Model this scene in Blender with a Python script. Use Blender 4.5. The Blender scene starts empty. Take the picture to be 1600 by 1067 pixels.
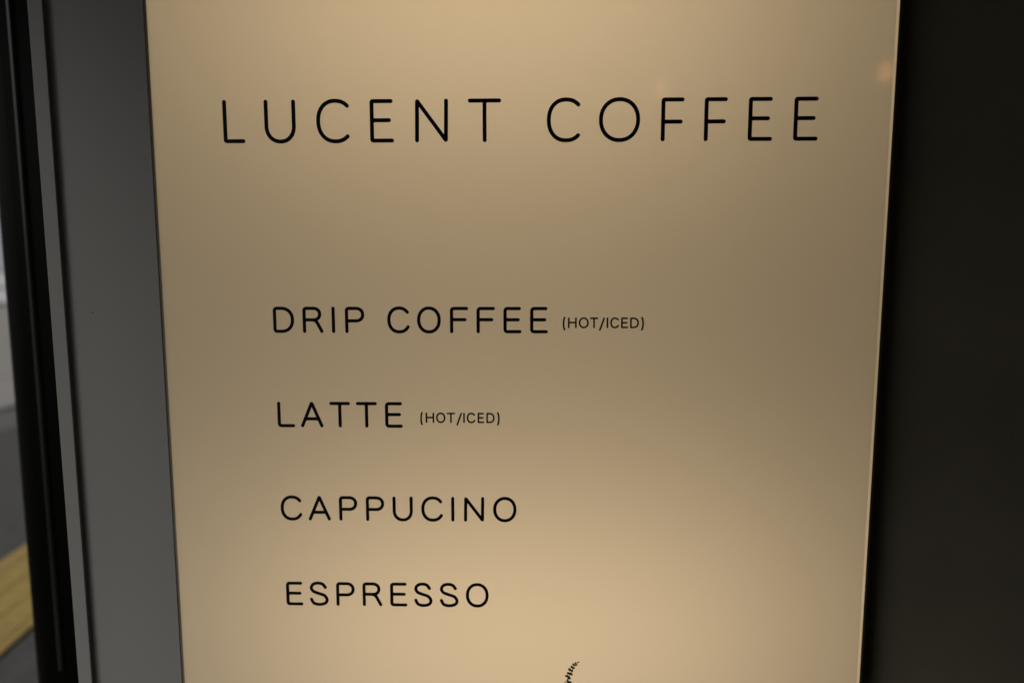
import bpy, bmesh, math, random
import numpy as np
from mathutils import Matrix, Vector
from mathutils.geometry import tessellate_polygon

random.seed(7)
scene = bpy.context.scene
COL = scene.collection
R = math.radians

# ------------------------------------------------------------------ camera
EYE = Vector((0.0, -0.72, 1.5))                    # eye height, 0.72 m in front of the sign
PITCH, YAW, ROLL = R(6.401), R(1.258), R(-0.022)   # tilted down, turned a little to the left
cp, sp, cy, sy = math.cos(PITCH), math.sin(PITCH), math.cos(YAW), math.sin(YAW)
fwd = Vector((-sy * cp, cy * cp, -sp))
rgt = Vector((cy, sy, 0.0))
upv = rgt.cross(fwd)
rgt, upv = rgt * math.cos(ROLL) + upv * math.sin(ROLL), upv * math.cos(ROLL) - rgt * math.sin(ROLL)
cd = bpy.data.cameras.new('camera')
cam = bpy.data.objects.new('camera', cd)
COL.objects.link(cam)
m = Matrix.Identity(4)
for i in range(3):
    m[i][0], m[i][1], m[i][2], m[i][3] = rgt[i], upv[i], -fwd[i], EYE[i]
cam.matrix_world = m
cd.sensor_width, cd.lens, cd.sensor_fit = 36.0, 24.0, 'HORIZONTAL'
cd.clip_start, cd.clip_end = 0.02, 2000.0
cd.dof.use_dof, cd.dof.focus_distance, cd.dof.aperture_fstop = True, 0.72, 2.2
scene.camera = cam

# ------------------------------------------------------------------ daylight on the street (overcast)
SUN_EL, SUN_AZ = R(34), R(-128)                    # sun behind cloud, over the street, in front of the sign and to its left
SKY_STRENGTH, SUN_STRENGTH = 0.06, 1.4
w = bpy.data.worlds.new('World')
scene.world = w
w.use_nodes = True
nt = w.node_tree
nt.nodes.clear()
sky = nt.nodes.new('ShaderNodeTexSky')
sky.sky_type = 'NISHITA'
sky.sun_disc = False
sky.sun_elevation, sky.sun_rotation = SUN_EL, SUN_AZ
sky.air_density, sky.dust_density = 1.0, 4.0
hs = nt.nodes.new('ShaderNodeHueSaturation')       # cloud cover: the blue is mostly gone
hs.inputs['Saturation'].default_value = 0.22
bg = nt.nodes.new('ShaderNodeBackground')
bg.inputs['Strength'].default_value = SKY_STRENGTH
wo = nt.nodes.new('ShaderNodeOutputWorld')
nt.links.new(sky.outputs[0], hs.inputs['Color'])
nt.links.new(hs.outputs[0], bg.inputs['Color'])
nt.links.new(bg.outputs[0], wo.inputs['Surface'])
sl = bpy.data.lights.new('sun', 'SUN')
sl.energy, sl.angle, sl.color = SUN_STRENGTH, R(27), (1.0, 0.96, 0.9)
so = bpy.data.objects.new('sun', sl)
COL.objects.link(so)
sd = Vector((math.sin(SUN_AZ) * math.cos(SUN_EL), math.cos(SUN_AZ) * math.cos(SUN_EL), math.sin(SUN_EL)))
so.rotation_euler = sd.to_track_quat('Z', 'Y').to_euler()

vs = scene.view_settings
vs.view_transform, vs.look, vs.exposure, vs.gamma = 'Standard', 'None', 0.0, 1.0
vs.use_curve_mapping = False
scene.cycles.use_denoising = True
scene.cycles.max_bounces = 7
scene.cycles.sample_clamp_indirect = 4.0

# ------------------------------------------------------------------ materials
def new_mat(name):
    mt = bpy.data.materials.new(name)
    mt.use_nodes = True
    n = mt.node_tree.nodes
    return mt, n, mt.node_tree.links, n['Principled BSDF']

def paint(name, col, rough=0.5, var=0.06, scale=8.0, bump=0.0, bscale=400.0, metal=0.0, spec=0.5, stretch=(1, 1, 1), coat=0.0):
    mt, n, l, b = new_mat(name)
    tc = n.new('ShaderNodeTexCoord')
    mp = n.new('ShaderNodeMapping'); mp.inputs['Scale'].default_value = stretch
    no = n.new('ShaderNodeTexNoise'); no.inputs['Scale'].default_value = scale
    no.inputs['Detail'].default_value = 6
    l.new(tc.outputs['Object'], mp.inputs[0]); l.new(mp.outputs[0], no.inputs['Vector'])
    mr = n.new('ShaderNodeMapRange')
    mr.inputs[1].default_value, mr.inputs[2].default_value = 0.3, 0.7
    mr.inputs[3].default_value, mr.inputs[4].default_value = 1 - var, 1 + var
    l.new(no.outputs[0], mr.inputs[0])
    mx = n.new('ShaderNodeVectorMath'); mx.operation = 'SCALE'
    mx.inputs[0].default_value = col
    l.new(mr.outputs[0], mx.inputs['Scale'])
    l.new(mx.outputs[0], b.inputs['Base Color'])
    rr = n.new('ShaderNodeMapRange')
    rr.inputs[3].default_value, rr.inputs[4].default_value = rough * 0.88, min(1, rough * 1.12)
    l.new(no.outputs[0], rr.inputs[0]); l.new(rr.outputs[0], b.inputs['Roughness'])
    b.inputs['Metallic'].default_value = metal
    b.inputs['Specular IOR Level'].default_value = spec
    b.inputs['Coat Weight'].default_value = coat
    if bump:
        n2 = n.new('ShaderNodeTexNoise'); n2.inputs['Scale'].default_value = bscale
        l.new(tc.outputs['Object'], n2.inputs['Vector'])
        bp = n.new('ShaderNodeBump'); bp.inputs['Strength'].default_value = bump
        bp.inputs['Distance'].default_value = 0.002
        l.new(n2.outputs[0], bp.inputs['Height']); l.new(bp.outputs[0], b.inputs['Normal'])
    return mt

def acrylic(name, trans, diff, fac, rough):
    """opal acrylic: lets light through scattered, with a polished face"""
    mt = bpy.data.materials.new(name)
    mt.use_nodes = True
    n, l = mt.node_tree.nodes, mt.node_tree.links
    n.clear()
    out = n.new('ShaderNodeOutputMaterial')
    t = n.new('ShaderNodeBsdfTranslucent'); t.inputs[0].default_value = (*trans, 1)
    d = n.new('ShaderNodeBsdfDiffuse'); d.inputs[0].default_value = (*diff, 1)
    g = n.new('ShaderNodeBsdfGlossy'); g.inputs['Roughness'].default_value = rough
    tc = n.new('ShaderNodeTexCoord')
    no = n.new('ShaderNodeTexNoise'); no.inputs['Scale'].default_value = 5; no.inputs['Detail'].default_value = 5
    l.new(tc.outputs['Object'], no.inputs['Vector'])
    rr = n.new('ShaderNodeMapRange')
    rr.inputs[1].default_value, rr.inputs[2].default_value = 0.35, 0.7
    rr.inputs[3].default_value, rr.inputs[4].default_value = rough * 0.5, rough * 1.6
    l.new(no.outputs[0], rr.inputs[0]); l.new(rr.outputs[0], g.inputs['Roughness'])
    fr = n.new('ShaderNodeFresnel'); fr.inputs[0].default_value = 1.49
    m1 = n.new('ShaderNodeMixShader'); m1.inputs[0].default_value = fac
    m2 = n.new('ShaderNodeMixShader')
    l.new(d.outputs[0], m1.inputs[1]); l.new(t.outputs[0], m1.inputs[2])
    l.new(fr.outputs[0], m2.inputs[0]); l.new(m1.outputs[0], m2.inputs[1]); l.new(g.outputs[0], m2.inputs[2])
    l.new(m2.outputs[0], out.inputs[0])
    return mt

def glow(name, col, strength):
    mt, n, l, b = new_mat(name)
    b.inputs['Base Color'].default_value = (*col, 1)
    b.inputs['Emission Color'].default_value = (*col, 1)
    b.inputs['Emission Strength'].default_value = strength
    return mt

M = {
    'acrylic': acrylic('opal_acrylic', (0.86, 0.84, 0.80), (0.40, 0.39, 0.36), 0.55, 0.05),
    'edge': acrylic('polished_acrylic_edge', (0.86, 0.84, 0.81), (0.5, 0.48, 0.44), 0.93, 0.12),
    'vinyl': paint('black_vinyl', (0.0035, 0.0033, 0.0025), 0.5, 0.1, 60, spec=0.15),
    'print': paint('brown_black_print', (0.016, 0.011, 0.005), 0.5, 0.5, 120),
    'white_inside': paint('white_enamel', (0.88, 0.88, 0.87), 0.6, 0.02),
    'grey_paint': paint('grey_enamel', (0.30, 0.30, 0.29), 0.48, 0.05, 5, 0.06, 900, stretch=(1, 1, 0.35)),
    'gasket': paint('dark_gasket', (0.02, 0.018, 0.012), 0.7),
    'black_gloss': paint('black_gloss_paint', (0.0015, 0.0015, 0.0012), 0.45, 0.3, 12, spec=0.04, stretch=(1, 1, 0.2)),
    'bead': paint('black_bead_paint', (0.01, 0.011, 0.010), 0.3, 0.7, 5, spec=0.55, stretch=(1, 1, 0.6)),
    'seam': paint('brown_grey_seam', (0.20, 0.185, 0.13), 0.7),
    'brown_seam': paint('dark_brown_seam', (0.06, 0.042, 0.026), 0.7),
    'liner': paint('grey_liner', (0.46, 0.46, 0.45), 0.6, 0.02),
    'dark_wall': paint('dark_brown_wall', (0.19, 0.172, 0.13), 0.75, 0.12, 6, 0.25, 260, spec=0.25),
    'added_soffit': paint('dark_added_soffit', (0.10, 0.10, 0.095), 0.8, 0.05),
    'asphalt': paint('asphalt', (0.072, 0.071, 0.067), 0.9, 0.22, 14, 0.5, 160),
    'road': paint('pale_worn_road', (0.30, 0.285, 0.265), 0.9, 0.12, 3, 0.4, 120),
    'kerb': paint('kerb_concrete', (0.27, 0.27, 0.26), 0.85, 0.1, 10),
    'gutter': paint('gutter_concrete', (0.125, 0.122, 0.115), 0.9, 0.15, 8),
    'yellow': paint('yellow_tactile', (0.37, 0.26, 0.075), 0.75, 0.14, 16, 0.3, 200),
    'cladding': paint('pale_cladding', (0.62, 0.62, 0.65), 0.6, 0.05, 2),
    'recess': paint('shadow_gap_grey', (0.08, 0.08, 0.085), 0.8),
    'glass': paint('street_window_glass', (0.40, 0.41, 0.47), 0.3, 0.1, 1, spec=0.8),
    'socket': paint('black_socket', (0.01, 0.01, 0.01), 0.5),
    'bulb': glow('warm_bulb', (1.0, 0.42, 0.11), 5.5),
    'dim_bulb': glow('dim_warm_bulb', (1.0, 0.46, 0.15), 2.8),
}

# ------------------------------------------------------------------ helpers
def link(name, me, mat=None, parent=None, loc=(0, 0, 0)):
    o = bpy.data.objects.new(name, me)
    COL.objects.link(o)
    o.location = loc
    if parent is not None:
        o.parent = parent
    if mat is not None and me is not None:
        me.materials.append(mat)
    return o

def tag(o, label=None, cat=None, group=None, kind=None):
    if label: o['label'] = label
    if cat: o['category'] = cat
    if group: o['group'] = group
    if kind: o['kind'] = kind
    return o

def add_box(bm, a, b, bevel=0.0, segs=2):
    vs_ = [bm.verts.new((x, y, z)) for z in (a[2], b[2]) for y in (a[1], b[1]) for x in (a[0], b[0])]
    fs = [bm.faces.new([vs_[i] for i in q]) for q in
          ((0, 2, 3, 1), (4, 5, 7, 6), (0, 1, 5, 4), (2, 6, 7, 3), (0, 4, 6, 2), (1, 3, 7, 5))]
    if bevel:
        es = list({e for f in fs for e in f.edges})
        bmesh.ops.bevel(bm, geom=es, offset=bevel, segments=segs, affect='EDGES', profile=0.5)

def mesh_of(bm, name, smooth=False):
    bmesh.ops.recalc_face_normals(bm, faces=bm.faces)
    me = bpy.data.meshes.new(name)
    bm.to_mesh(me)
    bm.free()
    if smooth:
        for p in me.polygons:
            p.use_smooth = True
    return me

def box(name, a, b, mat, parent=None, bevel=0.0, segs=2):
    bm = bmesh.new()
    add_box(bm, a, b, bevel, segs)
    return link(name, mesh_of(bm, name), mat, parent)

def prism(name, pts, z0, z1, mat, parent=None):
    """a profile in plan (x, y), drawn upright from z0 to z1"""
    bm = bmesh.new()
    lo = [bm.verts.new((x, y, z0)) for x, y in pts]
    hi = [bm.verts.new((x, y, z1)) for x, y in pts]
    n = len(pts)
    bm.faces.new(lo[::-1]); bm.faces.new(hi)
    for i in range(n):
        bm.faces.new((lo[i], lo[(i + 1) % n], hi[(i + 1) % n], hi[i]))
    return link(name, mesh_of(bm, name), mat, parent)

def lathe(name, prof, mat, parent=None, n=24):
    bm = bmesh.new()
    rings = []
    for r, z in prof:
        rings.append([bm.verts.new((r * math.cos(2 * math.pi * k / n), r * math.sin(2 * math.pi * k / n), z)) for k in range(n)])
    for a, b in zip(rings, rings[1:]):
        for k in range(n):
            bm.faces.new((a[k], a[(k + 1) % n], b[(k + 1) % n], b[k]))
    bm.faces.new(rings[0][::-1]); bm.faces.new(rings[-1])
    return link(name, mesh_of(bm, name, True), mat, parent)

# ------------------------------------------------------------------ setting: street to the left
def sheet(name, a, b, z, mat):
    bm = bmesh.new()
    bm.faces.new([bm.verts.new(p) for p in ((a[0], a[1], z), (b[0], a[1], z), (b[0], b[1], z), (a[0], b[1], z))])
    return tag(link(name, mesh_of(bm, name), mat), kind='structure')

sheet('pavement', (-400, -400), (400, 400), 0.0, M['asphalt'])
sheet('road', (-19.0, -300), (-5.60, 300), 0.004, M['road'])
kerb = box('kerb', (-5.62, -40, 0.0), (-5.42, 60, 0.03), M['kerb'], bevel=0.012)
tag(kerb, kind='structure')

sheet('gutter', (-5.42, -300), (-4.75, 300), 0.004, M['gutter'])

# yellow tactile strip, tile by tile
strip = link('tactile_paving', None, None)
tag(strip, 'yellow tactile paving strip on the dark pavement beyond the black post', 'paving strip')
bm = bmesh.new()
add_box(bm, (-0.262, -0.247, 0.0), (0.262, 0.247, 0.012), 0.003, 1)
for k in range(4):
    x = -0.19 + k * 0.127
    add_box(bm, (x - 0.022, -0.246, 0.011), (x + 0.022, 0.246, 0.0145), 0.002, 1)
tile_me = mesh_of(bm, 'tile')
tile_me.materials.append(M['yellow'])
strip.location = (-2.355, 2.2, 0.0)
strip.rotation_euler = (0, 0, R(7.5))
for k in range(-5, 12):
    link('tile', tile_me, None, strip, (random.uniform(-.003, .003), k * 0.5, 0))

# far side of the street
bld = link('pale_building', None, None, None, (-27.0, 26.0, 0))
tag(bld, 'pale building across the street seen in the sliver left of the black post', 'building')
box('wall', (-7.5, 0.06, 0), (7.5, 7, 7), M['recess'], bld)
for z0, z1 in ((0.02, 0.56), (0.64, 1.22), (3.38, 7.0)):
    for k in range(5):
        box('cladding_panel', (-7.5 + k * 3, 0.0, z0), (-4.53 + k * 3, 0.06, z1), M['cladding'], bld)
for k in range(5):
    wn = box('window', (-7.4 + k * 3, 0.03, 1.30), (-4.63 + k * 3, 0.06, 3.3), M['glass'], bld)
    box('frame', (-4.62 + k * 3, 0.0, 1.30), (-4.41 + k * 3, 0.06, 3.3), M['cladding'], wn)

# ------------------------------------------------------------------ entrance: dark wall, then unseen walls and roof slab added for the light
dw = box('dark_wall', (0.3732, 0.022, 0.0), (2.6, 0.30, 2.40), M['dark_wall'])
tag(dw, 'dark brown wall to the right of the lit menu sign', 'wall')
bw = box('added_rear_wall', (-2.5, -3.5, 0.0), (2.6, -3.3, 3.40), M['dark_wall'])  # out of view, added to block sky light and its reflection in the face
tag(bw, 'unseen dark wall added behind the viewer to keep sky off the sign', 'wall')
sw = box('added_side_wall', (2.6, -3.5, 0.0), (2.8, 0.30, 2.40), M['dark_wall'])  # unseen, added for the light and reflections on the sign
tag(sw, 'unseen dark wall added on the far right to shape the light', 'wall')
sf = box('added_soffit', (-1.80, -3.3, 2.40), (2.8, 0.9, 2.60), M['added_soffit'])  # unseen slab, added to shade the upper part of frame and sign
tag(sf, kind='structure')

# ------------------------------------------------------------------ grey frame left of the sign
PL, PR, PB, PT = -0.3880, 0.3668, 0.55, 1.99        # lit face
fr = link('grey_frame', None, None, None, (0, 0, 0))
tag(fr, 'grey painted metal frame running up the left side of the lit sign', 'frame')
box('face_plate', (-0.4870, 0.0, 0.0), (-0.3909, 0.16, 2.40), M['grey_paint'], fr, 0.0006, 1)
box('outer_lip', (-0.5082, -0.0040, 0.0), (-0.4922, 0.16, 2.40), M['grey_paint'], fr, 0.0007, 1)
cove = [(-0.4845 - 0.0075 * math.cos(R(a)), -0.0040 + 0.0040 * math.sin(R(a))) for a in range(0, 91, 9)]
prism('cove', cove + [(-0.4846, 0.02), (-0.4920, 0.02)], 0.0, 2.40, M['grey_paint'], fr)
box('paint_chip', (-0.4660, -0.0003, 1.4492), (-0.4633, 0.0001, 1.4499), M['gasket'], fr)

box('paint_chip', (-0.4927, -0.0042, 1.078), (-0.4919, -0.0034, 1.0797), M['gasket'], fr)

# ------------------------------------------------------------------ black post between frame and street
pts = []
x0, x1, y0, y1, r = -0.852, -0.690, 0.350, 0.450, 0.045
for k in range(9):
    a = math.pi + k * math.pi / 16
    pts.append((x0 + r + r * math.cos(a), y0 + r + r * math.sin(a)))
pts += [(x1, y0), (x1, y1), (x0, y1)]
post = link('black_post', None)
prism('shaft', pts, 0.0, 2.40, M['black_gloss'], post)
bead = [(-0.786 + 0.0042 * math.cos(math.pi + k * math.pi / 8), y0 - 0.0004 + 0.0042 * math.sin(math.pi + k * math.pi / 8)) for k in range(9)]
prism('bead', bead, 0.82, 2.40, M['bead'], post)
tag(post, 'glossy black upright post beyond the grey frame at the left', 'post')

# ------------------------------------------------------------------ the illuminated sign
sign = link('menu_sign', None, None, None, (0, 0, 0))
tag(sign, 'backlit cream coffee menu sign with black rounded lettering', 'sign')

bm = bmesh.new()                                     # front face with turned-back sides
def quad(*p): bm.faces.new([bm.verts.new(q) for q in p])
quad((PL, 0, PB), (PR, 0, PB), (PR, 0, PT), (PL, 0, PT))
face = link('face_panel', mesh_of(bm, 'face_panel'), M['acrylic'], sign)

# polished edge of the acrylic along the right side
bm = bmesh.new()
ep = [(PR, -0.0001), (PR + 0.0008, -0.0003), (PR + 0.0026, -0.0003), (PR + 0.0032, 0.0)]
lo = [bm.verts.new((x, y, PB)) for x, y in ep]
hi = [bm.verts.new((x, y, PT)) for x, y in ep]
for i in range(len(ep) - 1):
    bm.faces.new((lo[i], lo[i + 1], hi[i + 1], hi[i]))
link('polished_edge', mesh_of(bm, 'polished_edge'), M['edge'], sign)

HB = 0.28                                           # depth of the light box
housing = box('back_plate', (PL - 0.0027, HB, PB - 0.004), (PR + 0.0058, HB + 0.004, PT + 0.004), M['white_inside'], sign)
box('side_plate', (PL - 0.0027, 0.0006, PB - 0.004), (PL - 0.0002, HB, PT + 0.004), M['seam'], sign)
box('side_liner', (PL - 0.0001, 0.002, PB), (PL + 0.0006, HB, PT), M['liner'], sign)
box('side_plate', (PR + 0.0034, 0.0, PB - 0.004), (PR + 0.0058, HB, PT + 0.004), M['brown_seam'], sign)
box('side_liner', (PR + 0.0026, 0.002, PB), (PR + 0.0032, HB, PT), M['liner'], sign)
box('bottom_plate', (PL, 0.0, PB - 0.004), (PR + 0.0032, HB, PB - 0.0005), M['white_inside'], sign)
box('top_plate', (PL, 0.0, PT + 0.0005), (PR + 0.0032, HB, PT + 0.004), M['white_inside'], sign)

# the lamps inside the box
LAMP_COL = (1.0, 0.74, 0.44)
for z, cx, ln, pw in ((1.085, -0.005, 0.54, 1.23), (1.785, -0.035, 0.50, 1.03)):
    la = bpy.data.lights.new('sign_lamp', 'AREA')
    la.shape, la.size, la.size_y = 'RECTANGLE', ln, 0.16
    la.energy, la.color = pw, LAMP_COL
    lo_ = bpy.data.objects.new('sign_lamp', la)
    COL.objects.link(lo_)
    lo_.parent = sign
    lo_.location = (cx, HB - 0.012, z)
    lo_.rotation_euler = (R(-90), 0, 0)              # shines towards -Y, onto the face

# ------------------------------------------------------------------ lettering: strokes of even width with round ends
def arc(cx, cy_, rx, ry, a0, a1, n=28, e=2.12):
    o = []
    for k in range(n + 1):
        a = R(a0 + (a1 - a0) * k / n)
        c, s = math.cos(a), math.sin(a)
        o.append((cx + rx * math.copysign(abs(c) ** (2 / e), c), cy_ + ry * math.copysign(abs(s) ** (2 / e), s)))
    return o

def fillet(p, r_, closed=False):
    out = []
    n = len(p)
    for i, q in enumerate(p):
        if (i in (0, n - 1)) and not closed:
            out.append(q); continue
        a, b = Vector(p[i - 1]), Vector(p[(i + 1) % n])
        q = Vector(q)
        da, db = (a - q).normalized(), (b - q).normalized()
        s, e = q + da * r_, q + db * r_
        for k in range(7):
            t = k / 6
            out.append(tuple(s * (1 - t) ** 2 + q * 2 * t * (1 - t) + e * t * t))
    return out

def catmull(p, n=8):
    P = [p[0]] + list(p) + [p[-1]]
    o = []
    for i in range(1, len(P) - 2):
        a, b, c, d = (Vector(P[i + j]) for j in (-1, 0, 1, 2))
        for k in range(n):
            t = k / n
            o.append(tuple(0.5 * (2 * b + (c - a) * t + (2 * a - 5 * b + 4 * c - d) * t * t + (3 * b - a - 3 * c + d) * t ** 3)))
    o.append(p[-1])
    return o

S_PTS = [(349, 119), (330, 96), (298, 89), (266, 97), (251, 122), (265, 147), (302, 162), (342, 177), (359, 206), (345, 231), (305, 240), (267, 231), (250, 203)]

def strokes(c, W, H, h, style):
    """centre lines of a capital of outer width W, height H, half stroke h"""
    t, b, l, r_ = H - h, h, h, W - h
    rc = h * (0.7 if style == 'title' else 1.5 if style == 'body' else 0.1)
    ov = 0.013 * H
    if c == 'I': return [[(W / 2, b), (W / 2, t)]]
    if c == 'L': return [fillet([(l, t), (l, b), (r_, b)], rc)]
    if c == 'T': return [[(l, t), (r_, t)], [(W / 2, t), (W / 2, b)]]
    if c == 'H': return [[(l, t), (l, b)], [(r_, t), (r_, b)], [(l, H * .52), (r_, H * .52)]]
    if c == 'N': return [[(l, b), (l, t), (r_, b), (r_, t)]] if style == 'small' else [fillet([(l, b), (l + h * .25, t), (r_ - h * .25, b), (r_, t)], h * .5)]
    if c == 'E':
        k = .86 if style == 'title' else .89
        return [fillet([(r_ - .03 * W, t), (l, t), (l, b), (r_, b)], rc), [(l, H * .515), (l + (r_ - l) * k, H * .515)]]
    if c == 'F':
        y, k = (H * .45, .93) if style == 'title' else (H * .515, .89)
        return [fillet([(r_, t), (l, t), (l, b)], rc), [(l, y), (l + (r_ - l) * k, y)]]
    if c == 'U':
        rx = W / 2 - h
        return [[(l, t)] + arc(W / 2, b - ov + rx * 1.08, rx, rx * 1.08, 180, 360) + [(r_, t)]]
    if c == 'O': return [arc(W / 2, H / 2, W / 2 - h, H / 2 - h + ov, 0, 360, 72)]
    if c == 'C':
        a0, a1 = (47, 47) if style == 'title' else (39, 33)
        e = 2.2
        k = max(math.cos(R(a0)), math.cos(R(a1))) ** (2 / e)
        rx = (r_ - l) / (1 + k)
        return [arc(l + rx, H / 2, rx, H / 2 - h + ov, a0, 360 - a1, 60, e)]
    if c == 'D':
        x1 = l + (r_ - l) * .36
        p = arc(x1, H / 2, r_ - x1, H / 2 - h, 90, -90, 40, 2.25)
        return [fillet([p[-1], (l, b), (l, t), p[0]], rc) + p]
    if c in 'PR':
        ym, xr = (H * .465, r_) if c == 'P' else (H * .50, W * .915 - h)
        ry = (t - ym) / 2
        x1 = xr - ry * 1.12
        p = arc(x1, ym + ry, xr - x1, ry, 90, -90, 30, 2.2)
        o = [fillet([(l, b), (l, t), p[0]], rc) + p + [(l, ym)]]
        if c == 'R':
            q0, q1, q2 = Vector((W * .48, ym)), Vector((W * .64, ym)), Vector((r_, b))
            leg = [tuple(q0 * (1 - s) ** 2 + q1 * 2 * s * (1 - s) + (q1.lerp(q2, .35)) * s * s) for s in (0, .2, .4, .6, .8, 1)]
            o.append(leg + [tuple(q2)])
        return o
    if c == 'A':
        return [fillet([(l, b), (W / 2, t + h * .3), (r_, b)], h * .7), [(l + (W / 2 - l) * .30, H * .335), (r_ - (W / 2 - l) * .30, H * .335)]]
    if c == 'S':
        return [catmull([(l + (x - 250) / 109 * (r_ - l), b - ov + (240 - y) / 151 * (t - b + 2 * ov)) for x, y in S_PTS])]
    if c == '/': return [[(l, -.17 * H), (r_, t)]]
    if c == '(': return [arc(r_, H * .42, r_ - l, H * .60, 110, 250, 20, 2)]
    if c == ')': return [arc(l, H * .42, r_ - l, H * .60, 70, -70, 20, 2)]

def contours(paths, h, res):
    """outline of everything within h of the centre lines (marching squares)"""
    P = np.array([q for p in paths for q in p])
    mn, mx = P.min(0) - h - 2.5 * res, P.max(0) + h + 2.5 * res
    xs, ys = np.arange(mn[0], mx[0], res), np.arange(mn[1], mx[1], res)
    X, Y = np.meshgrid(xs, ys)
    D = np.full(X.shape, 1e9)
    for p in paths:
        for (ax, ay), (bx, by) in zip(p, p[1:]):
            dx, dy = bx - ax, by - ay
            L2 = dx * dx + dy * dy
            t = np.clip(((X - ax) * dx + (Y - ay) * dy) / L2, 0, 1) if L2 > 1e-16 else 0
            D = np.minimum(D, np.hypot(X - ax - t * dx, Y - ay - t * dy))
    V = D - h
    nxt, pos = {}, {}
    ins = V < 0
    mix = (ins[:-1, :-1].astype(int) + ins[1:, :-1] + ins[:-1, 1:] + ins[1:, 1:])
    for j, i in zip(*np.where((mix > 0) & (mix < 4))):
        cs = [(j, i), (j, i + 1), (j + 1, i + 1), (j + 1, i)]
        cross = []
        for k in range(4):
            a, b = cs[k], cs[(k + 1) % 4]
            if ins[a] != ins[b]:
                key = (min(a, b), max(a, b))
                if key not in pos:
                    t = V[key[0]] / (V[key[0]] - V[key[1]])
                    pos[key] = (xs[key[0][1]] + t * (xs[key[1][1]] - xs[key[0][1]]), ys[key[0][0]] + t * (ys[key[1][0]] - ys[key[0][0]]))
                cross.append((key, ins[a]))
        outs = [k for k, s in cross if s]
        inn = [k for k, s in cross if not s]
        for q, a in zip(outs, inn):
            nxt[q] = a
    loops, seen = [], set()
    for s in list(nxt):
        if s in seen: continue
        lp, k = [], s
        while k in nxt and k not in seen:
            seen.add(k); lp.append(pos[k]); k = nxt[k]
        if len(lp) > 6: loops.append(lp)
    return loops

def simplify(lp, tol):
    n = len(lp)
    keep = {0, n // 2}
    def rec(a, b):
        if b - a < 2: return
        ax, ay = lp[a]; bx, by = lp[b % n]
        L = math.hypot(bx - ax, by - ay) or 1e-12
        best, bi = tol, None
        for k in range(a + 1, b):
            d = abs((lp[k][0] - ax) * (by - ay) - (lp[k][1] - ay) * (bx - ax)) / L
            if d > best: best, bi = d, k
        if bi is not None:
            keep.add(bi); rec(a, bi); rec(bi, b)
    rec(0, n // 2); rec(n // 2, n)
    return [lp[k] for k in sorted(keep)]

def flat_mesh(name, loops, thick):
    """outlines in (x, z) cut from film of the given thickness, front towards -Y"""
    loops3 = [[Vector((x, z, 0)) for x, z in lp] for lp in loops]
    flat = [q for lp in loops for q in lp]
    tris = tessellate_polygon(loops3)
    N = len(flat)
    verts = [(x, -thick, z) for x, z in flat] + [(x, -0.00003, z) for x, z in flat]
    faces = [tuple(t) for t in tris]
    o = 0
    for lp in loops:
        n = len(lp)
        for k in range(n):
            a, b = o + k, o + (k + 1) % n
            faces.append((a, b, b + N, a + N))
        o += n
    me = bpy.data.meshes.new(name)
    me.from_pydata(verts, [], faces)
    bm2 = bmesh.new(); bm2.from_mesh(me)
    bmesh.ops.recalc_face_normals(bm2, faces=bm2.faces)
    # front faces look towards the street side (-Y)
    if sum(f.normal.y * f.calc_area() for f in bm2.faces) > 0:
        bmesh.ops.reverse_faces(bm2, faces=bm2.faces)
    bm2.to_mesh(me); bm2.free()
    return me

MM = 0.001
ROWS = [
    ('title', 1625.2, 43.4, 4.05, [('L', -314.6, -292.0), ('U', -271.5, -238.9), ('C', -217.5, -183.3), ('E', -162.0, -137.4), ('N', -115.6, -81.2), ('T', -60.9, -26.8), ('C', 19.9, 54.0), ('O', 73.1, 115.0), ('F', 136.3, 159.6), ('F', 180.0, 203.2), ('E', 224.5, 249.2), ('E', 270.4, 295.2)]),
    ('body', 1427.9, 28.0, 3.5, [('D', -270.5, -248.0), ('R', -238.8, -216.8), ('I', -207.8, -204.0), ('P', -193.4, -172.7), ('C', -148.3, -124.5), ('O', -116.6, -91.3), ('F', -81.6, -62.1), ('F', -53.4, -33.8), ('E', -24.9, -5.8), ('E', 3.3, 22.2)]),
    ('small', 1433.5, 11.4, 1.8, [('(', 37.8, 41.3), ('H', 43.3, 52.6), ('O', 54.7, 65.3), ('T', 66.4, 75.2), ('/', 76.1, 82.3), ('I', 84.3, 85.5), ('C', 87.8, 97.2), ('E', 99.2, 106.7), ('D', 108.7, 118.0), (')', 119.5, 123.3)]),
    ('body', 1325.3, 28.1, 3.5, [('L', -269.8, -250.9), ('A', -244.5, -220.0), ('T', -212.9, -190.6), ('T', -184.2, -161.5), ('E', -152.8, -133.8)]),
    ('small', 1330.8, 11.3, 1.8, [('(', -114.8, -111.4), ('H', -109.0, -99.7), ('O', -97.7, -87.6), ('T', -86.2, -77.0), ('/', -75.8, -69.6), ('I', -68.1, -66.9), ('C', -64.6, -55.3), ('E', -52.9, -45.7), ('D', -43.5, -34.5), (')', -32.6, -29.1)]),
    ('body', 1220.9, 27.8, 3.45, [('C', -270.3, -246.6), ('A', -239.6, -215.1), ('P', -205.7, -185.6), ('P', -176.1, -155.9), ('U', -146.7, -124.5), ('C', -115.2, -91.5), ('I', -82.4, -78.9), ('N', -68.5, -46.1), ('O', -36.5, -11.0)]),
    ('body', 1122.5, 27.6, 3.45, [('E', -267.8, -249.0), ('S', -241.4, -220.4), ('P', -211.7, -191.0), ('R', -182.2, -160.4), ('E', -151.4, -132.4), ('S', -124.6, -104.3), ('S', -96.1, -75.3), ('O', -67.1, -41.8)]),
]
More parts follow.
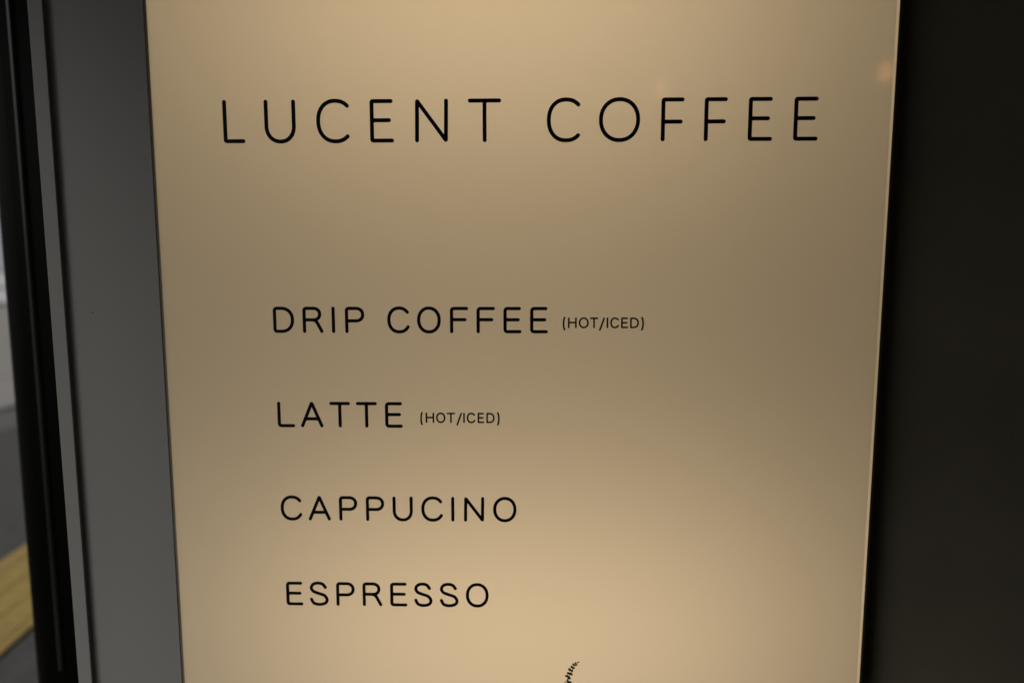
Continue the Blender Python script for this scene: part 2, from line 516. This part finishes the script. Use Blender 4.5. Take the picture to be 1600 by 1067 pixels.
for style, base, cap, stroke, letters in ROWS:
    for ch, xl, xr in letters:
        W = xr - xl
        ps = strokes(ch, W, cap, stroke / 2, style)
        res = max(0.13, stroke / 9)
        lps = [simplify(lp, 0.012) for lp in contours(ps, stroke / 2, res)]
        lps = [[(x * MM, z * MM) for x, z in lp] for lp in lps]
        nm = 'slash' if ch == '/' else 'bracket' if ch in '()' else 'letter'
        link(nm, flat_mesh(nm, lps, 0.0003), M['vinyl'], face, (xl * MM, 0, base * MM))

# printed sprig rising from the lower part of the sign (only its tip is in view)
stem = [(57.9, 1058.9), (54.5, 1055.6), (51.8, 1051.0), (49.6, 1046.6), (47.6, 1041.2), (46.6, 1036.0), (45.8, 1028), (44.4, 1016), (42.2, 1002), (39.5, 985)]
side = [(46.9, 1037.0), (44.6, 1035.8), (42.6, 1033.4), (40.0, 1028.0)]
def outline(paths, h):
    return [[(x * MM, z * MM) for x, z in simplify(lp, .01)] for lp in contours(paths, h, h / 3)]
sprig = link('sprig', flat_mesh('sprig', outline([catmull(stem)], .20), 0.0002), M['print'], sign, (0, 0, 0))
link('side_stem', flat_mesh('side_stem', outline([catmull(side)], .36), 0.0002), M['print'], sprig)
leaves = [(58.0, 1058.9, 35, 1.6, .55), (55.0, 1058.0, 120, 1.15, .95), (55.8, 1055.7, 15, 1.5, .85), (52.8, 1056.3, 130, 1.6, 1.1), (50.9, 1053.4, 120, 1.55, 1.2),
          (53.1, 1052.1, 10, 1.5, 1.05), (48.5, 1050.3, 140, 1.8, 1.3), (51.2, 1048.8, 20, 1.5, 1.2), (47.2, 1045.8, 150, 1.7, 1.25), (50.4, 1044.9, -40, 1.8, 1.35),
          (45.2, 1042.6, 200, 1.6, 1.25), (48.0, 1040.6, -50, 2.2, 1.45), (46.5, 1037.2, 95, 2.0, 1.0), (48.6, 1034.6, 20, 2.4, 1.6), (44.4, 1030.5, 190, 2.4, 1.6), (47.6, 1026.0, -20, 2.5, 1.7), (42.6, 1020.0, 170, 2.6, 1.8), (46.2, 1012.0, -20, 2.8, 1.9)]
for x, z, a, la_, lb in leaves:
    lp = []
    for k in range(16):
        t = 2 * math.pi * k / 16
        u, v = 1.08 * la_ * math.cos(t), 1.12 * lb * math.sin(t) * (1 - .18 * math.cos(t))
        lp.append(((u * math.cos(R(a)) - v * math.sin(R(a))) * MM, (u * math.sin(R(a)) + v * math.cos(R(a))) * MM))
    link('leaf', flat_mesh('leaf', [lp], 0.00035), M['print'], sprig, (x * MM, 0, z * MM))

# ------------------------------------------------------------------ pendant lamps behind the viewer, mirrored in the glossy face
for (x, z), bm_, lab in (((0.390, 2.008), 'dim_bulb', 'small warm pendant bulb mirrored above the heading of the sign'),
                    ((1.037, 2.048), 'bulb', 'small warm pendant bulb mirrored by the upper right edge of the sign')):
    p = link('pendant_lamp', None, None, None, (x, -1.35, z))
    tag(p, lab, 'lamp', 'pendant lamps mirrored in the sign')
    lathe('bulb', [(0.004, -0.021), (0.012, -0.018), (0.018, -0.010), (0.020, 0.0), (0.017, 0.011), (0.011, 0.022), (0.009, 0.028)], M[bm_], p)
    lathe('socket', [(0.012, 0.0285), (0.014, 0.032), (0.014, 0.060), (0.008, 0.068)], M['socket'], p)
    lathe('cord', [(0.0025, 0.0685), (0.0025, 2.399 - z)], M['socket'], p, 8)
